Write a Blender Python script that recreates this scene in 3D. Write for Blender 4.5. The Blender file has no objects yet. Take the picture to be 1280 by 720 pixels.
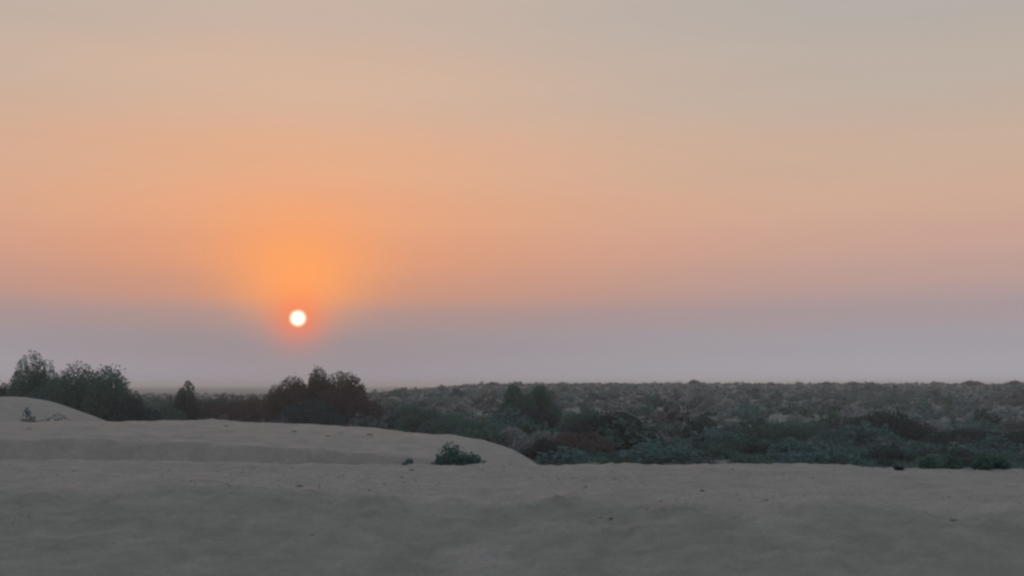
import bpy, math
import numpy as np
from mathutils import Vector

scene = bpy.context.scene
C = scene.collection
R = math.radians

# ------------------------------------------------------------------ camera
cam_d = bpy.data.cameras.new('camera')
cam = bpy.data.objects.new('camera', cam_d)
C.objects.link(cam)
cam_d.sensor_width = 36.0
cam_d.lens = 38.6
cam_d.clip_start = 0.1
cam_d.clip_end = 40000
cam.location = (0, 0, 2.0)
cam.rotation_euler = (R(90 + 5.04), 0, 0)
scene.camera = cam
scene.render.resolution_x, scene.render.resolution_y = 1024, 576

# ------------------------------------------------------------------ sky, sun, exposure
SUN_AZ, SUN_EL = -11.05, 3.40          # degrees, azimuth from +Y towards +X
sun_dir = Vector((math.sin(R(SUN_AZ)) * math.cos(R(SUN_EL)), math.cos(R(SUN_AZ)) * math.cos(R(SUN_EL)), math.sin(R(SUN_EL))))

def lin(c):
    f = lambda v: v / 12.92 if v <= 0.04045 else ((v + 0.055) / 1.055) ** 2.4
    return tuple(f(v / 255.0) for v in c) + (1.0,)

world = bpy.data.worlds.new('World')
scene.world = world
world.use_nodes = True
wt = world.node_tree
wt.nodes.clear()

def N(tree, typ, **kw):
    n = tree.nodes.new(typ)
    for k, v in kw.items():
        setattr(n, k, v)
    return n

def M(tree, op, a, b=None, c=None, clamp=False):
    n = N(tree, 'ShaderNodeMath', operation=op, use_clamp=clamp)
    for i, v in enumerate((a, b, c)):
        if v is None:
            continue
        if isinstance(v, (int, float)):
            n.inputs[i].default_value = v
        else:
            tree.links.new(v, n.inputs[i])
    return n.outputs[0]

def mixc(tree, fac, a, b, mode='MIX'):
    n = N(tree, 'ShaderNodeMix', data_type='RGBA', blend_type=mode)
    for i, v in ((0, fac), (6, a), (7, b)):
        if isinstance(v, (int, float)):
            n.inputs[i].default_value = v
        elif isinstance(v, tuple):
            n.inputs[i].default_value = v
        else:
            tree.links.new(v, n.inputs[i])
    return n.outputs[2]

def ramp(tree, fac, stops, interp='EASE'):
    n = N(tree, 'ShaderNodeValToRGB')
    cr = n.color_ramp
    cr.interpolation = interp
    while len(cr.elements) > 1:
        cr.elements.remove(cr.elements[-1])
    cr.elements[0].position = stops[0][0]
    cr.elements[0].color = stops[0][1]
    for p, c in stops[1:]:
        e = cr.elements.new(p)
        e.color = c
    tree.links.new(fac, n.inputs[0])
    return n.outputs[0]

tc = N(wt, 'ShaderNodeTexCoord')
sep = N(wt, 'ShaderNodeSeparateXYZ')
wt.links.new(tc.outputs['Generated'], sep.inputs[0])
dx, dy, dz = sep.outputs
hl = M(wt, 'SQRT', M(wt, 'MAXIMUM', M(wt, 'ADD', M(wt, 'MULTIPLY', dx, dx), M(wt, 'MULTIPLY', dy, dy)), 1e-6))
cosaz = M(wt, 'DIVIDE', M(wt, 'ADD', M(wt, 'MULTIPLY', dx, math.sin(R(SUN_AZ))), M(wt, 'MULTIPLY', dy, math.cos(R(SUN_AZ)))), hl)
az = M(wt, 'MULTIPLY', M(wt, 'ARCCOSINE', M(wt, 'MINIMUM', cosaz, 0.9999999)), 180 / math.pi)     # degrees from the sun
el = M(wt, 'MULTIPLY', M(wt, 'ARCTANGENT', M(wt, 'DIVIDE', dz, hl)), 180 / math.pi)                # degrees up
t_el = M(wt, 'DIVIDE', M(wt, 'ADD', el, 10), 100, clamp=True)                                      # -10..90 deg -> 0..1
P = lambda e: (e + 10) / 100.0
far = [(P(-3), lin((160, 155, 161))), (P(0.3), lin((167, 165, 172))), (P(2.2), lin((162, 157, 164))), (P(3.6), lin((166, 151, 154))),
       (P(5.6), lin((188, 158, 150))), (P(7.2), lin((200, 163, 149))), (P(9.2), lin((205, 170, 150))), (P(11.3), lin((201, 174, 155))),
       (P(15.2), lin((188, 175, 164))), (P(19), lin((179, 173, 167))), (P(32), lin((172, 172, 174))), (P(60), lin((169, 173, 180)))]
near = [(P(-3), lin((158, 148, 153))), (P(0.3), lin((156, 149, 155))), (P(2.2), lin((152, 142, 148))), (P(3.4), lin((166, 141, 140))),
        (P(4.8), lin((200, 144, 122))), (P(6.6), lin((218, 152, 120))), (P(8.6), lin((225, 162, 127))), (P(11.3), lin((222, 169, 137))),
        (P(15.2), lin((210, 177, 155))), (P(19), lin((198, 177, 163))), (P(32), lin((178, 174, 173))), (P(60), lin((169, 173, 180)))]
gaz = M(wt, 'EXPONENT', M(wt, 'MULTIPLY', M(wt, 'POWER', M(wt, 'DIVIDE', az, 18.0), 2.0), -1.0))
sky = mixc(wt, gaz, ramp(wt, t_el, far), ramp(wt, t_el, near))
# the sky opposite the setting sun is dimmer and bluer
anti = N(wt, 'ShaderNodeMapRange', interpolation_type='SMOOTHSTEP')
wt.links.new(az, anti.inputs[0])
anti.inputs[1].default_value, anti.inputs[2].default_value = 35.0, 130.0
antif = M(wt, 'MULTIPLY', anti.outputs[0], M(wt, 'MINIMUM', M(wt, 'MULTIPLY', hl, 1.3), 1.0))
sky = mixc(wt, antif, sky, mixc(wt, 1.0, sky, (0.75, 0.80, 0.88, 1), 'MULTIPLY'))
# orange aureole of the dust, mostly above the sun
de = M(wt, 'SUBTRACT', el, 5.3)
sig = M(wt, 'ADD', 2.0, M(wt, 'MULTIPLY', M(wt, 'GREATER_THAN', de, 0.0), 1.6))
aur = M(wt, 'EXPONENT', M(wt, 'MULTIPLY', M(wt, 'ADD', M(wt, 'POWER', M(wt, 'DIVIDE', az, M(wt, 'ADD', 1.5, M(wt, 'MULTIPLY', M(wt, 'MAXIMUM', el, 0.0), 0.37))), 2.0), M(wt, 'POWER', M(wt, 'ABSOLUTE', M(wt, 'DIVIDE', de, sig)), 2.0)), -1.0))
sky = mixc(wt, M(wt, 'MULTIPLY', aur, 0.9), sky, lin((255, 161, 94)))
# angle from the sun in degrees
sang = M(wt, 'SQRT', M(wt, 'ADD', M(wt, 'POWER', M(wt, 'MULTIPLY', az, math.cos(R(SUN_EL))), 2.0), M(wt, 'POWER', M(wt, 'ABSOLUTE', M(wt, 'SUBTRACT', el, SUN_EL)), 2.0)))
halo = M(wt, 'EXPONENT', M(wt, 'MULTIPLY', M(wt, 'POWER', M(wt, 'DIVIDE', sang, 1.25), 2.0), -1.0))
sky = mixc(wt, M(wt, 'MULTIPLY', halo, 0.66), sky, lin((255, 122, 76)))
nish = N(wt, 'ShaderNodeTexSky', sky_type='NISHITA', sun_disc=False, sun_elevation=R(SUN_EL), sun_rotation=R(SUN_AZ), dust_density=6.0, air_density=1.0)
nsc = N(wt, 'ShaderNodeVectorMath', operation='SCALE')
wt.links.new(nish.outputs[0], nsc.inputs[0])
nsc.inputs['Scale'].default_value = 0.002
sky = mixc(wt, 1.0, sky, nsc.outputs[0], 'ADD')
# faint uneven dust layers
stv = N(wt, 'ShaderNodeVectorMath', operation='MULTIPLY')
wt.links.new(tc.outputs['Generated'], stv.inputs[0])
stv.inputs[1].default_value = (1.6, 1.6, 14.0)
stn = N(wt, 'ShaderNodeTexNoise')
wt.links.new(stv.outputs[0], stn.inputs['Vector'])
stn.inputs['Scale'].default_value = 2.2
stn.inputs['Detail'].default_value = 5
stk = M(wt, 'ADD', 0.965, M(wt, 'MULTIPLY', stn.outputs[0], 0.07))
stsc = N(wt, 'ShaderNodeVectorMath', operation='SCALE')
wt.links.new(sky, stsc.inputs[0])
wt.links.new(stk, stsc.inputs['Scale'])
sky = stsc.outputs[0]
disc = M(wt, 'MULTIPLY', M(wt, 'SUBTRACT', 0.49, sang), 1 / 0.24, clamp=True)
sky = mixc(wt, disc, sky, (1.5, 1.22, 0.82, 1))
core = M(wt, 'MULTIPLY', M(wt, 'SUBTRACT', 0.36, sang), 1 / 0.22, clamp=True)
sky = mixc(wt, core, sky, (2.2, 2.0, 1.6, 1))
bg = N(wt, 'ShaderNodeBackground')
bg.inputs['Strength'].default_value = 1.0
wt.links.new(sky, bg.inputs['Color'])
wo = N(wt, 'ShaderNodeOutputWorld')
wt.links.new(bg.outputs[0], wo.inputs['Surface'])
world.cycles.sampling_method = 'MANUAL'
world.cycles.sample_map_resolution = 2048

sl = bpy.data.lights.new('sun', 'SUN')
sl.energy = 0.55
sl.angle = R(1.0)
sl.color = (1.0, 0.62, 0.38)
so = bpy.data.objects.new('sun', sl)
C.objects.link(so)
so.rotation_euler = sun_dir.to_track_quat('Z', 'Y').to_euler()

vs = scene.view_settings
vs.view_transform = 'Standard'
vs.look = 'None'
vs.exposure = 0.0
vs.gamma = 1.0
vs.use_curve_mapping = False
scene.render.engine = 'CYCLES'
cy = scene.cycles
cy.use_denoising = True
cy.max_bounces = 5
cy.diffuse_bounces = 3
cy.transparent_max_bounces = 8
cy.volume_bounces = 1
cy.pixel_filter_type = 'BLACKMAN_HARRIS'
cy.filter_width = 2.5

# ------------------------------------------------------------------ helpers
def mesh_obj(name, v, f, mats, parent=None, loc=None, smooth=False, mi=None):
    """v: (n,3) array, f: list of tuples or (m,k) int array; one mesh object"""
    me = bpy.data.meshes.new(name)
    v = np.asarray(v, dtype=np.float32)
    f = np.asarray(f, dtype=np.int32)
    k = f.shape[1]
    me.vertices.add(len(v))
    me.vertices.foreach_set('co', v.ravel())
    me.loops.add(f.size)
    me.loops.foreach_set('vertex_index', f.ravel())
    me.polygons.add(len(f))
    me.polygons.foreach_set('loop_start', np.arange(0, f.size, k, dtype=np.int32))
    if smooth:
        me.polygons.foreach_set('use_smooth', np.ones(len(f), dtype=bool))
    for m in (mats if isinstance(mats, (list, tuple)) else [mats]):
        me.materials.append(m)
    if mi is not None:
        me.polygons.foreach_set('material_index', np.asarray(mi, dtype=np.int32))
    me.update(calc_edges=True)
    me.validate()
    o = bpy.data.objects.new(name, me)
    C.objects.link(o)
    if parent is not None:
        o.parent = parent
    if loc is not None:
        o.location = loc
    return o

def tag(o, label=None, cat=None, group=None, kind=None):
    for k, v in (('label', label), ('category', cat), ('group', group), ('kind', kind)):
        if v:
            o[k] = v
    return o

def hash2(ix, iy, s):
    n = (ix.astype(np.int64) * 374761393 + iy.astype(np.int64) * 668265263 + s * 1442695041) & 0xffffffff
    n = ((n ^ (n >> 13)) * 1274126177) & 0xffffffff
    n = ((n ^ (n >> 16)) * 2246822519) & 0xffffffff
    return ((n ^ (n >> 15)) & 0xffffff) / float(0xffffff)

def vnoise(x, y, s=0):
    ix, iy = np.floor(x), np.floor(y)
    fx, fy = x - ix, y - iy
    fx = fx * fx * fx * (fx * (fx * 6 - 15) + 10)
    fy = fy * fy * fy * (fy * (fy * 6 - 15) + 10)
    a, b = hash2(ix, iy, s), hash2(ix + 1, iy, s)
    c, d = hash2(ix, iy + 1, s), hash2(ix + 1, iy + 1, s)
    return (a + (b - a) * fx) * (1 - fy) + (c + (d - c) * fx) * fy - 0.5

def fbm(x, y, octv=4, s=0):
    r, a = 0.0, 1.0
    for i in range(octv):
        r = r + a * vnoise(x, y, s + i * 17)
        x, y, a = x * 2.03 + 5.3, y * 2.03 + 1.7, a * 0.5
    return r

def sm(a, b, x):
    t = np.clip((x - a) / (b - a), 0, 1)
    return t * t * (3 - 2 * t)

# ------------------------------------------------------------------ the lie of the land (metres)
def lip(x):
    return 12.0 - 1.1 * np.tanh((x - 0.5) / 3.0) + 0.75 * fbm(x * 0.9, x * 0 + 3.1, 5, 5)

def crest(x):
    return 16.9 + 0.25 * fbm(x * 0.35, x * 0 + 9.2, 3, 9)

MX = np.array([-40, -22, -12.5, -7.7, -4.7, -3.15, -1.57, -0.8, 0.0, 0.5, 1.1, 2.2])
MZ = np.array([0.9, 1.0, 1.04, 1.07, 0.98, 0.82, 0.69, 0.58, 0.33, 0.05, -0.4, -1.0])

def height(x, y):
    x = np.asarray(x, dtype=np.float64)
    y = np.asarray(y, dtype=np.float64)
    # scrub plain, low in the west, rising gently in the east
    pl = -1.0 + 0.35 * fbm(x * 0.05, y * 0.05, 3, 21) + 0.10 * fbm(x * 0.4, y * 0.4, 3, 22)
    rise = sm(-48, 0, x) * (np.clip((y - 48) / 205.0, 0, 1) * 2.88) * (1 - sm(275, 420, y))
    pl = pl + rise + rise * 0.14 * fbm(x * 0.03, y * 0.08, 2, 33)
    pl = np.where(y > 500, -1.0 + (pl + 1.0) * np.clip(1 - (y - 500) / 400, 0, 1), pl)
    # near bank: shoulder, face, flat top, back slope
    l, c = lip(x), crest(x)
    top = 0.77 + 0.05 * fbm(x * 0.5, y * 0.5, 3, 41) - 0.07 * sm(4.2, 7.5, x) + 0.03 * sm(-2, -8, x)
    face = sm(7.2, 1.0, 0 * y + 1) * 0 + np.clip((y - 7.0) / (l - 7.0), 0, 1)
    face = 1 - (1 - face) ** 1.35
    bank = top * face
    back = sm(0, 1, (y - c) / 5.5) 
    lowf = sm(-1.5, -6.0, x) * sm(30, 26, y)
    near = bank * (1 - back) + (pl * (1 - lowf) + (0.36 + 0.08 * fbm(x * .5, y * .5, 2, 53)) * lowf) * back
    # long sand mound behind the bank
    mz = np.interp(x, MX, MZ) + 0.05 * fbm(x * 0.6, x * 0, 3, 51)
    ly = 20.4 + 0.9 * fbm(x * 0.45, x * 0 + 4, 5, 52) + 0.02 * np.maximum(-x - 2, 0)
    prof = sm(0, 1, (y - ly + 0.6) / 0.75) * (0.965 + 0.035 * sm(0, 5, y - ly)) * (1 - sm(28.6, 37, y))
    mA = -1.2 + (mz + 1.2) * prof
    # second mound farther back
    rx, ry = (x + 20.9) / 5.0, (y - 45.0) / 7.0
    mB = -1.2 + 2.74 * np.exp(-(np.abs(rx) ** 2.2 + np.abs(ry) ** 2.4)) + 0.06 * fbm(x * 0.8, y * 0.8, 3, 61)
    def smax(a, b, k):
        h = np.clip(0.5 + 0.5 * (a - b) / k, 0, 1)
        return b + (a - b) * h + k * h * (1 - h)
    z = smax(near, mA, 0.22)
    z = smax(z, mB, 0.35)
    w = (1 - sm(22, 45, y))
    z = z + w * (0.045 * fbm(x * 1.3, y * 1.3, 3, 71) + 0.035 * fbm(x * 4, y * 4, 3, 72) + 0.024 * fbm(x * 13, y * 13, 2, 73) * (1 - sm(16, 24, y)))
    # rough lumps and washed gullies on the bank face
    fz = np.exp(-((y - (l - 0.9)) / 1.7) ** 2)
    z = z + fz * (0.075 * fbm(x * 1.7 + 0.25 * y, y * 0.7, 3, 81) + 0.045 * fbm(x * 6, y * 4, 3, 83) + 0.05 * np.abs(fbm(x * 3.1 + 0.4 * y, y * 1.2, 2, 82)))
    # a worn track running down the face
    tx = -1.15 + (12.5 - y) * 0.16
    z = z - 0.07 * np.exp(-((x - tx) / 0.22) ** 2) * sm(14.2, 12.6, y) - 0.05 * np.exp(-((x - tx - 0.75) / 0.2) ** 2) * sm(13.6, 12.2, y)
    return z

def gz(x, y):
    return float(height(np.array([x]), np.array([y]))[0])

# ------------------------------------------------------------------ materials
def principled(name):
    m = bpy.data.materials.new(name)
    m.use_nodes = True
    t = m.node_tree
    b = t.nodes['Principled BSDF']
    b.inputs['Specular IOR Level'].default_value = 0.1
    b.inputs['Roughness'].default_value = 1.0
    return m, t, b

def noise(t, vec, scale, detail=5, rough=0.6):
    n = N(t, 'ShaderNodeTexNoise')
    n.inputs['Scale'].default_value = scale
    n.inputs['Detail'].default_value = detail
    n.inputs['Roughness'].default_value = rough
    if vec is not None:
        t.links.new(vec, n.inputs['Vector'])
    return n.outputs[0]

def mr(t, v, a, b, c=0.0, d=1.0):
    n = N(t, 'ShaderNodeMapRange')
    t.links.new(v, n.inputs[0])
    for i, q in enumerate((a, b, c, d)):
        n.inputs[i + 1].default_value = q
    return n.outputs[0]

def ground_mat():
    m, t, b = principled('desert_soil')
    tcn = N(t, 'ShaderNodeTexCoord')
    ob = tcn.outputs['Object']
    at = N(t, 'ShaderNodeAttribute', attribute_name='pale')
    ap = N(t, 'ShaderNodeAttribute', attribute_name='plain')
    n1, n2, n3 = noise(t, ob, 0.9, 6), noise(t, ob, 6.0, 6, 0.7), noise(t, ob, 30, 4, 0.7)
    nst = N(t, 'ShaderNodeMapping')
    nst.inputs['Scale'].default_value = (0.95, 1.25, 1.0)
    nst.inputs['Rotation'].default_value = (0, 0, 0.35)
    t.links.new(ob, nst.inputs[0])
    n4 = noise(t, nst.outputs[0], 1.9, 9, 0.72)
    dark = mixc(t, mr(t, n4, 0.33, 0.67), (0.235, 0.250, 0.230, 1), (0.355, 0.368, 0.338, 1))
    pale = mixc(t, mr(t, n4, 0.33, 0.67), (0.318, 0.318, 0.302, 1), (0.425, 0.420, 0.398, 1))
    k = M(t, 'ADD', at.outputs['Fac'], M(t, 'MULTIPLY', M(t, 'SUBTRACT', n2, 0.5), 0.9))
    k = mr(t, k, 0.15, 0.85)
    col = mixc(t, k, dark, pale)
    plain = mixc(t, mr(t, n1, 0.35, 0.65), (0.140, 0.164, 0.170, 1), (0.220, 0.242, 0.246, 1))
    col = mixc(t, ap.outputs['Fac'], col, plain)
    col = mixc(t, mr(t, n3, 0.35, 0.68, 0.0, 0.45), col, (0.21, 0.208, 0.2, 1))
    t.links.new(col, b.inputs['Base Color'])
    bp = N(t, 'ShaderNodeBump')
    bp.inputs['Strength'].default_value = 0.7
    bp.inputs['Distance'].default_value = 0.05
    t.links.new(M(t, 'ADD', n2, M(t, 'MULTIPLY', n3, 0.9)), bp.inputs['Height'])
    t.links.new(bp.outputs[0], b.inputs['Normal'])
    return m

def leaf_mat(name, c0, c1):
    m, t, b = principled(name)
    g = N(t, 'ShaderNodeNewGeometry')
    oi = N(t, 'ShaderNodeObjectInfo')
    f = M(t, 'ADD', M(t, 'MULTIPLY', g.outputs['Random Per Island'], 0.7), M(t, 'MULTIPLY', oi.outputs['Random'], 0.3))
    col = mixc(t, f, c0 + (1,), c1 + (1,))
    t.links.new(col, b.inputs['Base Color'])
    tr = N(t, 'ShaderNodeBsdfTranslucent')
    t.links.new(col, tr.inputs[0])
    mx = N(t, 'ShaderNodeMixShader')
    mx.inputs[0].default_value = 0.25
    t.links.new(b.outputs[0], mx.inputs[1])
    t.links.new(tr.outputs[0], mx.inputs[2])
    t.links.new(mx.outputs[0], t.nodes['Material Output'].inputs['Surface'])
    return m

def plain_mat(name, c0, c1, scale):
    m, t, b = principled(name)
    tcn = N(t, 'ShaderNodeTexCoord')
    col = mixc(t, mr(t, noise(t, tcn.outputs['Object'], scale), 0.3, 0.7), c0 + (1,), c1 + (1,))
    t.links.new(col, b.inputs['Base Color'])
    return m

SOIL = ground_mat()
LEAF = {
    'green': leaf_mat('leaf_green', (0.050, 0.130, 0.110), (0.104, 0.212, 0.182)),
    'dark': leaf_mat('leaf_dark', (0.030, 0.064, 0.070), (0.060, 0.108, 0.114)),
    'teal': leaf_mat('leaf_teal', (0.056, 0.142, 0.154), (0.114, 0.232, 0.246)),
    'brown': leaf_mat('leaf_brown', (0.088, 0.108, 0.114), (0.155, 0.176, 0.184)),
    'russet': leaf_mat('leaf_russet', (0.080, 0.064, 0.062), (0.138, 0.108, 0.104)),
    'tan': leaf_mat('leaf_tan', (0.085, 0.082, 0.080), (0.145, 0.136, 0.132)),
    'grey': leaf_mat('leaf_grey', (0.190, 0.236, 0.254), (0.310, 0.360, 0.380)),
    'dusty': leaf_mat('leaf_dusty', (0.104, 0.164, 0.178), (0.190, 0.262, 0.276)),
}
WOOD = plain_mat('bark', (0.06, 0.05, 0.045), (0.11, 0.095, 0.085), 12)
STONE = plain_mat('stone', (0.17, 0.17, 0.168), (0.26, 0.258, 0.25), 9)
BLACK = plain_mat('black_stone', (0.012, 0.013, 0.015), (0.030, 0.032, 0.036), 14)
PALESTONE = plain_mat('pale_stone', (0.30, 0.285, 0.27), (0.42, 0.40, 0.38), 9)

# ------------------------------------------------------------------ ground: one sheet to the horizon
ys = np.concatenate([[-3000, -900, -250, -90], np.arange(-40, 8, 0.8), np.arange(8, 20, 0.07), np.arange(20, 45, 0.2), np.arange(45, 100, 0.6),
                     np.arange(100, 430, 3.0), np.geomspace(430, 8600, 60)])
us = np.linspace(-1, 1, 421)
Yg, Ug = np.meshgrid(ys, us, indexing='ij')
Xg = 0.75 * np.maximum(Yg, 10) * Ug + (200 + np.abs(Yg)) * np.sign(Ug) * np.abs(Ug) ** 9
Zg = height(Xg, Yg)
nr, nc = Yg.shape
idx = np.arange(nr * nc).reshape(nr, nc)
quads = np.stack([idx[:-1, :-1], idx[:-1, 1:], idx[1:, 1:], idx[1:, :-1]], -1).reshape(-1, 4)
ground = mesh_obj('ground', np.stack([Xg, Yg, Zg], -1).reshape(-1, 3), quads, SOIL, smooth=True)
tag(ground, 'bare sandy ground with a dirt bank, mounds and scrub plain', kind='structure')
lx = lip(Xg)
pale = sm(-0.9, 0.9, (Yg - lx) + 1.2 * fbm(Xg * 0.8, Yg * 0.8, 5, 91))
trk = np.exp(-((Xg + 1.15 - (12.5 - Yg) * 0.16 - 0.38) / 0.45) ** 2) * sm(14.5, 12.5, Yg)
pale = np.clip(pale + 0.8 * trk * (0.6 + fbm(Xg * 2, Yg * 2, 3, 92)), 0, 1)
onmound = np.maximum(np.exp(-(((Xg + 20.6) / 6.0) ** 4 + ((Yg - 45) / 8.5) ** 4)), 0)
plain = sm(19, 24, Yg) * (1 - onmound)
mA = (Zg > (np.interp(Xg, MX, MZ) - 1.15)) & (Yg < 33.5) & (Xg < 0.9)
plain = np.where(mA, 0, plain)
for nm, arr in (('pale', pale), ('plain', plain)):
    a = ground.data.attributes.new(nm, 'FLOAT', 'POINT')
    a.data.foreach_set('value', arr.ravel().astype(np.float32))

# ------------------------------------------------------------------ shrubs
def leaves(rng, pos, dirs, L, W):
    """one rhombus per leaf spray"""
    n = len(pos)
    d = dirs / np.linalg.norm(dirs, axis=1, keepdims=True)
    r = rng.normal(size=(n, 3))
    s = np.cross(d, r)
    s /= np.linalg.norm(s, axis=1, keepdims=True) + 1e-9
    L = (L * rng.uniform(0.6, 1.4, n))[:, None]
    W = (W * rng.uniform(0.6, 1.4, n))[:, None]
    v = np.stack([pos - d * L * 0.5, pos + s * W * 0.5, pos + d * L * 0.5, pos - s * W * 0.5], 1).reshape(-1, 3)
    f = np.arange(4 * n).reshape(n, 4)
    return v, f

def crown_cloud(rng, w, h, n, leaf, wispy=0.3, lobes=7, hang=0.0):
    """leaf sprays filling an uneven, lobed crown that starts at the ground"""
    lp = []
    for i in range(lobes):
        a = rng.uniform(0, 2 * math.pi)
        rr = math.sqrt(rng.uniform(0.02, 1)) * 0.60
        top = (1.02 - 0.42 * rr ** 1.2) * rng.uniform(0.74, 1.0)
        lp.append((math.cos(a) * rr, math.sin(a) * rr, top, rng.uniform(0.30, 0.44)))
    lp[0] = (lp[0][0] * 0.25, lp[0][1] * 0.25, 1.0, 0.42)
    lp.append((0, 0, 0.62, 0.72))
    lp = np.array(lp)
    vol = lp[:, 2] * lp[:, 3] ** 1.6
    k = rng.choice(len(lp), n, p=vol / vol.sum())
    u = rng.normal(size=(n, 3))
    u /= np.linalg.norm(u, axis=1, keepdims=True)
    rad = rng.uniform(0, 1, n) ** 0.38
    lr = lp[k, 3]
    half = lp[k, 2] * 0.5
    px = lp[k, 0] + u[:, 0] * rad * lr
    py = lp[k, 1] + u[:, 1] * rad * lr
    pz = half + u[:, 2] * rad * half
    # break into clumps: pull leaves towards random clump centres
    nc_ = min(max(12, n // 40), 150)
    ci = rng.integers(0, n, nc_)
    cc = np.stack([px, py, pz], 1)
    assign = rng.integers(0, nc_, n)
    pts = cc.copy()
    d = ((cc[:, None, :] - cc[ci][None, :, :]) ** 2).sum(-1) if n * nc_ < 6_000_000 else None
    if d is not None:
        assign = d.argmin(1)
        pts = cc + (cc[ci][assign] - cc) * 0.15
    # wispy shoots above the outline
    nw = int(n * 0.03 * wispy / 0.3)
    if nw:
        sel = rng.integers(0, n, nw)
        up = pts[sel, 2] > 0.45
        pts[sel[up], 2] += rng.uniform(0.01, 0.07, up.sum()) * (wispy / 0.3) ** 0.5
    P3 = np.stack([pts[:, 0] * w * 0.68, pts[:, 1] * w * 0.68, np.maximum(pts[:, 2], 0.01) * h], 1)
    dirs = np.stack([pts[:, 0] * 0.9, pts[:, 1] * 0.9, 0.35 + pts[:, 2] * 0.9 - hang], 1) + rng.normal(size=(n, 3)) * 0.55
    return leaves(rng, P3, dirs, leaf, leaf * 0.58)

def stems(rng, w, h, k, r0):
    V, F = [], []
    for i in range(k):
        a = rng.uniform(0, 2 * math.pi)
        rr = rng.uniform(0.1, 0.5) * w * 0.75
        tip = np.array([math.cos(a) * rr, math.sin(a) * rr, h * rng.uniform(0.5, 0.8) * (1 - 0.4 * rr / (w * 0.4))])
        base = np.array([math.cos(a) * r0, math.sin(a) * r0, -0.12])
        prev = None
        for j, t in enumerate(np.linspace(0, 1, 5)):
            p = base + (tip - base) * np.array([t ** 1.4, t ** 1.4, t]) + rng.normal(size=3) * 0.03 * w * t
            r = r0 * (1 - 0.85 * t) * 0.5
            ring = [p + np.array([math.cos(q) * r, math.sin(q) * r, 0]) for q in (0, 1.571, 3.142, 4.712)]
            b = len(V)
            V += ring
            if prev is not None:
                for q in range(4):
                    F.append((prev + q, prev + (q + 1) % 4, b + (q + 1) % 4, b + q))
            prev = b
    return np.array(V), F

def shrub(name, x, y, w, ztop, mat, label, cat='shrub', group=None, seed=1, n=1800, leaf=0.14, wispy=0.3, lobes=7, kst=9):
    rng = np.random.default_rng(seed)
    z = gz(x, y)
    h = max(ztop - z, 0.25)
    e = bpy.data.objects.new(name, None)
    C.objects.link(e)
    e.location = (x, y, z - 0.02)
    e.empty_display_size = 0.3
    w *= 1.2
    v, f = crown_cloud(rng, w, h, int(n * 6.0), leaf * 0.85, wispy, lobes)
    mesh_obj('crown', v, f, LEAF[mat], e)
    v, f = stems(rng, w, h, kst, max(0.03, 0.022 * h + 0.015))
    mesh_obj('trunk', v, f, WOOD, e)
    tag(e, label, cat, group)
    return e

S = 100
def sh(name, x, y, w, zt, mat, label, **kw):
    global S
    S += 7
    return shrub(name, x, y, w, zt, mat, label, seed=S, **kw)

G1 = 'shrubs behind the pale far mound'
sh('shrub', -26.0, 60, 2.9, 4.05, 'green', 'tallest dark green rounded shrub, rising straight behind the pale farther mound', group=G1, n=5120, lobes=9, leaf=.13)
sh('shrub', -28.9, 62, 3.6, 2.35, 'dark', 'low spreading dark shrub against the tallest shrub behind the farther mound', group=G1, n=3200)
sh('shrub', -22.5, 58, 4.4, 3.35, 'green', 'broadest dark green shrub, just right of the tallest one behind the mound', group=G1, n=5760, lobes=11, leaf=.13)
sh('shrub', -24.4, 60, 3.0, 2.6, 'green', 'dark green shrub filling the dip between the tallest and broadest shrubs', group=G1, n=3200)
sh('shrub', -20.3, 56, 2.6, 3.1, 'green', 'feathery dark shrub with thin upright shoots at the mound foot', group=G1, n=3680, wispy=0.8, leaf=.13)
sh('shrub', -18.9, 54.5, 2.4, 1.6, 'dark', 'short dark shrub where the far mound slope meets the plain', group=G1, n=2080)
G2 = 'low thicket on the western plain'
sh('shrub', -22.1, 75, 1.6, 2.45, 'dark', 'lone narrow upright shrub standing clear above the low thicket', group=G2, n=1500, lobes=5)
sh('shrub', -22.9, 73, 2.0, 1.05, 'green', 'low green shrub at the foot of the lone narrow shrub', group=G2, n=1300)
sh('shrub', -26.3, 80, 4.2, 1.30, 'green', 'low wide green shrub between the feathery shrub and the lone one', group=G2, n=1800)
sh('shrub', -22.4, 86, 4.6, 1.40, 'dark', 'low wide dark shrub just right of the lone narrow shrub', group=G2, n=1800)
sh('shrub', -19.8, 84, 4.4, 1.30, 'russet', 'low brownish shrub midway between the lone shrub and sunlit thicket', group=G2, n=1800)
sh('shrub', -17.8, 88, 4.6, 1.55, 'russet', 'low brownish shrub touching the near end of the reddish thicket', group=G2, n=1800)
G3 = 'reddish brown thicket under the sun'
sh('shrub', -14.0, 78, 2.6, 3.4, 'russet', 'tallest reddish brown shrub of the thicket under the sun', group=G3, n=3680, lobes=6)
sh('shrub', -15.4, 77, 3.6, 2.8, 'russet', 'rounded reddish brown shrub left of the thicket peak under the sun', group=G3, n=3680)
sh('shrub', -12.7, 79, 3.3, 3.1, 'russet', 'bushy brown shrub right of the thicket peak under the sun', group=G3, n=3680)
sh('shrub', -11.2, 76, 3.0, 2.9, 'russet', 'brown shrub with a rounded top at the right end of the thicket', group=G3, n=3680)
sh('shrub', -17.1, 80, 1.9, 2.20, 'russet', 'thin feathery brown shrub at the left end of the sunlit thicket', group=G3, n=1440, wispy=0.8)
sh('shrub', -9.9, 74, 2.2, 1.35, 'russet', 'low brown shrub sloping off the right end of the thicket', group=G3, n=2080)
sh('shrub', -13.4, 72, 4.4, 1.10, 'dark', 'low dark shrub along the front of the reddish brown thicket', group=G3, n=2720)
G4 = 'shrubs along the far side of the long mound'
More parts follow.
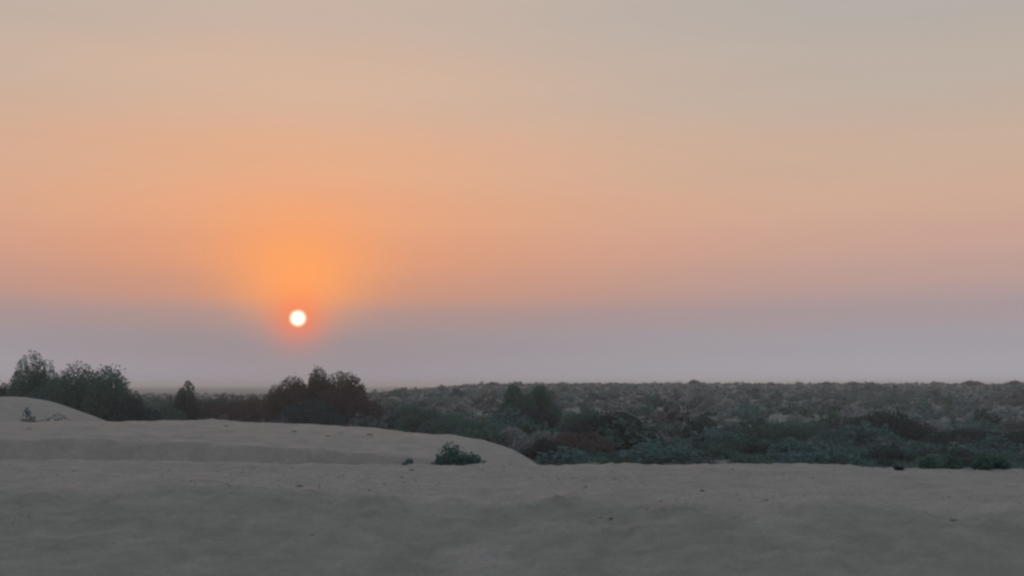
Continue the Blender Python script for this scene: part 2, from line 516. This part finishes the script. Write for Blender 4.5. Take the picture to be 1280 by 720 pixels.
sh('shrub', -6.5, 70, 2.8, 0.90, 'green', 'squat dark shrub seen above the long mound near the thicket', group=G4, n=1600)
sh('shrub', -4.6, 65, 2.9, 0.58, 'green', 'squat dark shrub above the place where the long mound starts falling', group=G4, n=1600)
sh('shrub', -3.1, 60, 3.1, 0.46, 'green', 'wide green shrub behind the falling shoulder of the long mound', group=G4, n=1700)
sh('shrub', -1.8, 56, 2.6, 0.20, 'green', 'green shrub hugging the falling end of the long mound', group=G4, n=1500)
sh('shrub', -0.2, 50, 2.0, 0.16, 'grey', 'pale grey green shrub above the falling end of the long mound', group=G4, n=1500)
sh('shrub', 1.1, 48, 1.7, 0.10, 'grey', 'pale grey shrub beside the dark shrub at the mound tip', group=G4, n=1300)
sh('shrub', 1.25, 43, 1.3, -0.02, 'dark', 'small dark shrub right at the tip of the long mound', group=G4, n=1400)
sh('shrub', 0.05, 66, 2.0, 2.12, 'green', 'tall dark green shrub, left one of the upright pair reaching the skyline', cat='shrub', n=3520, lobes=5)
sh('shrub', 1.8, 68, 2.3, 2.08, 'green', 'tall dark green shrub, right one of the upright pair reaching the skyline', cat='shrub', n=3520, lobes=5)
sh('shrub', 0.9, 64, 3.0, 0.75, 'dark', 'low dark shrub joining the feet of the upright skyline pair', n=2400)
sh('shrub', 5.1, 52, 3.6, 0.98, 'dark', 'large rounded dark shrub standing alone mid plain', n=3000, lobes=9)
sh('shrub', 3.8, 56, 2.4, 1.02, 'green', 'taller green shrub leaning on the large rounded dark shrub', n=1700)
sh('shrub', 2.5, 47, 2.5, 0.05, 'tan', 'dry brown shrub left of the large rounded dark shrub', n=1800)
sh('shrub', 3.4, 48.5, 1.6, 0.02, 'tan', 'small dry brown shrub at the foot of the large rounded dark shrub', n=1100)
G5 = 'teal shrubs on the eastern plain'
sh('shrub', 19.4, 58, 4.4, 0.70, 'dark', 'largest blue dark shrub of the eastern plain', group=G5, n=3200, lobes=9)
sh('shrub', 17.0, 55, 2.8, 0.05, 'teal', 'teal shrub leaning against the largest blue dark shrub', group=G5, n=1600)
sh('shrub', 22.6, 54, 3.7, -0.10, 'dark', 'low blue dark shrub below the pale grey bank of saltbush', group=G5, n=1900)
sh('shrub', 24.9, 53, 2.9, -0.15, 'dark', 'low blue dark shrub at the far end past the saltbush', group=G5, n=1700)
sh('shrub', 10.6, 62, 1.3, 0.42, 'green', 'narrow upright green shrub on the open eastern plain', group=G5, n=1100, lobes=4)
sh('shrub', 14.0, 58, 3.6, 0.05, 'green', 'wide low green shrub between the narrow upright and largest shrubs', group=G5, n=2000)
sh('shrub', 16.0, 59.5, 3.0, 0.0, 'teal', 'low teal shrub just left of the largest blue dark shrub', group=G5, n=1700)
sh('shrub', 13.0, 47, 3.0, -0.42, 'teal', 'flat teal shrub just over the bank crest', group=G5, n=1700)
sh('shrub', 23.4, 63, 5.0, 0.05, 'grey', 'long pale grey saltbush above the low blue dark shrubs', group=G5, n=2200)
sh('shrub', 17.8, 45, 3.4, -0.58, 'green', 'flat green shrub peeping over the bank past the black stone', group=G5, n=1700)
sh('shrub', 10.2, 50, 2.9, -0.40, 'green', 'flat green shrub in line with the narrow upright shrub', group=G5, n=1700)
sh('shrub', 19.6, 61, 3.2, 0.75, 'grey', 'pale grey shrub topping the largest blue dark shrub', group=G5, n=1300)
sh('shrub', -0.97, 18.6, 0.80, 1.10, 'green', 'dull dark green shrub tucked between bank crest and long mound', n=900, leaf=.065, lobes=9, wispy=.3)
sh('dry_tuft', -1.68, 18.2, 0.24, 0.81, 'dusty', 'tiny dull tuft beside the shrub on the bank crest', cat='tuft', n=160, leaf=.08, wispy=.8, lobes=4, kst=4)
sh('shrub', -16.9, 38.5, 0.7, 1.3, 'dusty', 'small upright bush on the front of the farther mound', cat='shrub', n=700, leaf=.1)
sh('shrub', -15.9, 38.2, 1.9, 1.05, 'dusty', 'low flat bush at the front foot of the farther mound', n=1100, leaf=.1)
for (x, y, w, zt) in ((6.35, 16.8, .3, .80), (6.75, 17.1, .42, .82), (7.15, 16.9, .3, .77), (7.5, 17.2, .4, .80)):
    sh('grass_tuft', x, y, w, zt, 'green', 'short green tuft rooted on the bank crest past the black stone', cat='tuft', group='tufts on the bank crest', n=130, leaf=.07, wispy=.8, lobes=4, kst=4)
for (x, y, w, zt) in ((41.4, 250, 2.4, 3.3), (72.9, 255, 1.8, 2.8), (77.4, 250, 2.6, 2.9), (83.0, 255, 2.0, 2.7), (99.1, 258, 2.0, 2.9), (102.1, 245, 3.0, 3.1), (105.5, 250, 2.6, 2.9), (109.9, 240, 2.8, 3.1), (-4.0, 240, 1.9, 2.7), (18.5, 255, 1.6, 2.6), (60.0, 255, 2.0, 2.7)):
    sh('skyline_shrub', x, y, w, zt, 'dark', 'small dark shrub silhouetted on the distant scrub skyline', group='shrubs on the skyline', n=260, leaf=.35, kst=4)

# ------------------------------------------------------------------ scrub bushes dotted over the plain
rng = np.random.default_rng(77)
KINDS = ['green', 'dusty', 'teal', 'brown', 'grey', 'dark']
KLAB = {'green': 'green scrub bush', 'dusty': 'dusty grey green scrub bush', 'teal': 'blue green scrub bush', 'brown': 'dull grey scrub bush',
        'grey': 'pale silvery scrub bush', 'dark': 'very dark scrub bush'}
protos = {}
for k in KINDS:
    for j in range(3):
        v, f = crown_cloud(np.random.default_rng(900 + j * 13 + hash2(np.array([len(k)]), np.array([j]), 3)[0].__int__()), 1.0, 1.0, 420, 0.13, 0.35, 5)
        me = bpy.data.meshes.new('scrub_bush')
        me.from_pydata(v.tolist(), [], f.tolist())
        me.materials.append(LEAF[k])
        protos[k, j] = me

cand = []
cy0 = np.sqrt(rng.uniform(40 ** 2, 330 ** 2, 30000))
cx0 = rng.uniform(-0.56, 0.56, 30000) * cy0
okc = fbm(cx0 * 0.12, cy0 * 0.08, 3, 201) > -0.42
cand = list(zip(cy0[okc].tolist(), cx0[okc].tolist()))
cand.sort()
kept = []
cells = {}
for y, x in cand:
    sp = 1.25 + 0.004 * y
    if y < 60 and x > 1.5:
        sp = 1.15
    if x < -0.18 * y:
        sp *= 1.25
    cx, cy_ = int(x // 2.6), int(y // 2.6)
    if any((x - a) ** 2 + (y - b) ** 2 < sp * sp for i in (-1, 0, 1) for j in (-1, 0, 1) for a, b in cells.get((cx + i, cy_ + j), ())):
        continue
    # keep off the two mounds
    if y < 56 and x < -13.5:
        continue
    if y < 42 and x < 1:
        continue
    cells.setdefault((cx, cy_), []).append((x, y))
    kept.append((y, x))
print('scrub bushes', len(kept))

KG = fbm(np.array([q[1] * 0.10 for q in kept]), np.array([q[0] * 0.07 for q in kept]), 3, 203)
def pick(x, y, g):
    r = rng.uniform()
    if x < -0.10 * y:
        pr = (('dark', .35), ('brown', .75), ('green', .92), ('dusty', 1.0))
    elif y < 74:
        pr = (('green', .34), ('teal', .66), ('dark', .80), ('dusty', .90), ('grey', .96), ('brown', 1.0))
    else:
        pr = (('dusty', .40), ('brown', .52), ('teal', .68), ('grey', .84), ('green', .94), ('dark', 1.0))
    r = min(0.999, max(0, r + g * 0.35))
    for k, c in pr:
        if r < c:
            return k
    return pr[-1][0]

NIND = 270
KZ = height(np.array([q[1] for q in kept]), np.array([q[0] for q in kept]))
fv, ff, fm = [], [], []
off = 0
fproto = []
for j in range(8):
    fproto.append(crown_cloud(np.random.default_rng(500 + j), 1.0, 1.0, 60, 0.30, 0.4, 4))
fproto2 = []
for j in range(8):
    fproto2.append(crown_cloud(np.random.default_rng(600 + j), 1.0, 1.0, 130, 0.21, 0.4, 5))
for i, (y, x) in enumerate(kept):
    k = pick(x, y, KG[i])
    z = float(KZ[i])
    w = min(3.2, 1.25 * math.exp(rng.normal() * 0.38)) * (1.0 if y > 60 else 1.1)
    if y > 170:
        w *= 0.85
    h = w * rng.uniform(0.38, 0.62) * (0.8 if y > 200 else 1.0)
    if k in ('green', 'teal') and y < 60:
        h *= 0.85
    a = rng.uniform(0, 6.28)
    if i < NIND:
        o = bpy.data.objects.new('scrub_bush', protos[k, int(rng.integers(0, 3))])
        C.objects.link(o)
        o.location = (x, y, z - 0.03)
        o.rotation_euler = (0, 0, a)
        o.scale = (w, w, h)
        q = 'flat spreading' if h / w < 0.45 else ('low rounded' if h / w < 0.54 else 'small upright')
        tag(o, q + ' ' + KLAB[k] + (' just past the bank' if y < 52 else ' well beyond the bank'), 'bush', 'scrub bushes on the plain')
    else:
        v, f = (fproto2 if y < 130 else fproto)[int(rng.integers(0, 8))]
        c, s = math.cos(a), math.sin(a)
        vv = np.stack([(v[:, 0] * c - v[:, 1] * s) * w + x, (v[:, 0] * s + v[:, 1] * c) * w + y, v[:, 2] * h + z - 0.03], 1)
        fv.append(vv)
        ff.append(f + off)
        fm.append(np.full(len(f), KINDS.index(k)))
        off += len(vv)
scrub = mesh_obj('scrub', np.concatenate(fv), np.concatenate(ff), [LEAF[k] for k in KINDS], mi=np.concatenate(fm))
tag(scrub, 'mottled low scrub covering the rising plain to the skyline', 'scrub', kind='stuff')

# low herbs and grass between the near bushes
n = 15000
hy = np.sqrt(rng.uniform(36 ** 2, 75 ** 2, n))
hx = rng.uniform(-0.2, 0.56, n) * hy
dens = fbm(hx * 0.25, hy * 0.25, 3, 301) + np.where(hy < 62, 0.2, -0.1) + np.where(hx > 1.2, 0.05, -0.2)
ok = dens > 0.0
hx, hy = hx[ok], hy[ok]
hz = height(hx, hy)
nb = 7
pos = np.repeat(np.stack([hx, hy, hz], 1), nb, 0) + rng.normal(size=(len(hx) * nb, 3)) * np.array([0.16, 0.16, 0.02])
dirs = rng.normal(size=(len(pos), 3)) * 0.5 + np.array([0, 0, 1.0])
pos[:, 2] += 0.09
v, f = leaves(rng, pos, dirs, 0.30, 0.07)
gm = np.repeat(rng.choice([0, 1, 2], len(hx), p=[.5, .35, .15]), nb)
grass = mesh_obj('grass', v, f, [LEAF['green'], LEAF['teal'], LEAF['dusty']], mi=gm)
tag(grass, 'low blue green grass between the scrub bushes', 'grass', kind='stuff')

# ------------------------------------------------------------------ stones
def stone_mesh(seed, flat, mat, name='stone'):
    import bmesh
    bm = bmesh.new()
    bmesh.ops.create_icosphere(bm, subdivisions=2, radius=0.5)
    r = np.random.default_rng(seed)
    dirs_ = r.normal(size=(9, 3))
    dirs_ /= np.linalg.norm(dirs_, axis=1, keepdims=True)
    cut = r.uniform(0.30, 0.46, 9)
    for vv in bm.verts:
        p = np.array(vv.co)
        for d, c in zip(dirs_, cut):
            q = p @ d
            if q > c:
                p = p - d * (q - c) * 0.9
        vv.co = (p[0], p[1], p[2] * flat)
    me = bpy.data.meshes.new(name)
    bm.to_mesh(me)
    bm.free()
    me.materials.append(mat)
    return me

sm_ = [stone_mesh(s, f, STONE) for s, f in ((1, .6), (2, .75), (3, .5), (4, .65))]
spots = [(-1.45, 16.0, .14), (-2.3, 15.2, .10), (-5.6, 11.0, .13), (-3.1, 11.6, .10), (3.1, 15.6, .08), (3.9, 14.4, .08), (4.9, 13.2, .12), (-4.4, 14.8, .11),
         (2.2, 12.9, .12), (-0.2, 12.2, .10), (0.9, 13.6, .09), (4.2, 10.6, .11), (-1.9, 10.6, .09), (1.9, 10.4, .10), (-6.2, 15.7, .10), (-2.6, 13.6, .13)]
for i, (x, y, s) in enumerate(spots):
    o = bpy.data.objects.new('stone', sm_[i % 4])
    C.objects.link(o)
    o.location = (x, y, gz(x, y) + s * 0.03)
    s *= 0.55
    o.scale = (s * 1.3, s, s * .8)
    o.rotation_euler = (0, 0, i * 1.7)
    tag(o, 'small grey stone lying on the dirt bank', 'stone', 'stones on the dirt bank')
for i, (x, y, s) in enumerate([(-4.85, 24.6, .16), (-4.0, 24.0, .14), (-3.85, 24.9, .14), (-3.3, 25.6, .20), (-6.8, 26.3, .16), (-9.6, 26.0, .15), (-10.6, 24.3, .17), (-2.4, 25.2, .13)]):
    o = bpy.data.objects.new('stone', sm_[(i + 1) % 4])
    C.objects.link(o)
    o.location = (x, y, gz(x, y) + s * 0.03)
    s *= 0.7
    o.scale = (s * 1.3, s, s * .8)
    o.rotation_euler = (0, 0, i * 2.3)
    tag(o, 'small dark stone lying on the long sand mound', 'stone', 'stones on the long mound')
o = bpy.data.objects.new('stone', stone_mesh(11, .4, BLACK))
C.objects.link(o)
o.location = (5.72, 16.4, gz(5.72, 16.4) + 0.025)
o.scale = (.22, .14, .16)
tag(o, 'flat black stone lying alone on the bank crest', 'stone')

# gravel: too many small bits to count
n = 5000
gx_, gy_ = rng.uniform(-9, 9, n), rng.uniform(10.4, 16.8, n)
keep = fbm(gx_ * 0.8, gy_ * 0.8, 3, 401) > 0.05
gx_, gy_ = gx_[keep], gy_[keep]
gzv = height(gx_, gy_)
oct_v = np.array([(1, 0, 0), (-1, 0, 0), (0, 1, 0), (0, -1, 0), (0, 0, 1), (0, 0, -1)], float)
oct_f = np.array([(0, 2, 4), (2, 1, 4), (1, 3, 4), (3, 0, 4), (2, 0, 5), (1, 2, 5), (3, 1, 5), (0, 3, 5)])
V, F, MI = [], [], []
for i in range(len(gx_)):
    s = 0.006 + 0.012 * rng.uniform() ** 3
    V.append(oct_v * rng.uniform(0.6, 1.4, (6, 1)) * np.array([s * 1.3, s, s * .7]) + np.array([gx_[i], gy_[i], gzv[i] + s * .2]))
    F.append(oct_f + 6 * i)
    MI.append(np.full(8, int(rng.uniform() < 0.85)))
gv = mesh_obj('gravel', np.concatenate(V), np.concatenate(F), [STONE, PALESTONE], mi=np.concatenate(MI))
tag(gv, 'fine gravel scattered over the dirt bank', 'gravel', kind='stuff')

# ------------------------------------------------------------------ haze: the dusty air over the plain
zlo, zhi = -4.2, 5.6
hx_, hy0, hy1 = 17800, -3400, 8900
hv = [(-hx_, hy0, zlo), (hx_, hy0, zlo), (hx_, hy1, zlo), (-hx_, hy1, zlo), (-hx_, hy0, zhi), (hx_, hy0, zhi), (hx_, hy1, zhi), (-hx_, hy1, zhi)]
hf = [(0, 3, 2, 1), (4, 5, 6, 7), (0, 1, 5, 4), (1, 2, 6, 5), (2, 3, 7, 6), (3, 0, 4, 7)]
hm = bpy.data.materials.new('haze')
hm.use_nodes = True
ht = hm.node_tree
ht.nodes.clear()
pv = N(ht, 'ShaderNodeVolumePrincipled')
pv.inputs['Color'].default_value = (0.93, 0.94, 1.0, 1)
pv.inputs['Density'].default_value = 0.0010
pv.inputs['Anisotropy'].default_value = 0.2
ho = N(ht, 'ShaderNodeOutputMaterial')
ht.links.new(pv.outputs[0], ho.inputs['Volume'])
haze = mesh_obj('haze', hv, hf, hm)
tag(haze, 'pale dusty haze over the plain', 'haze', kind='stuff')
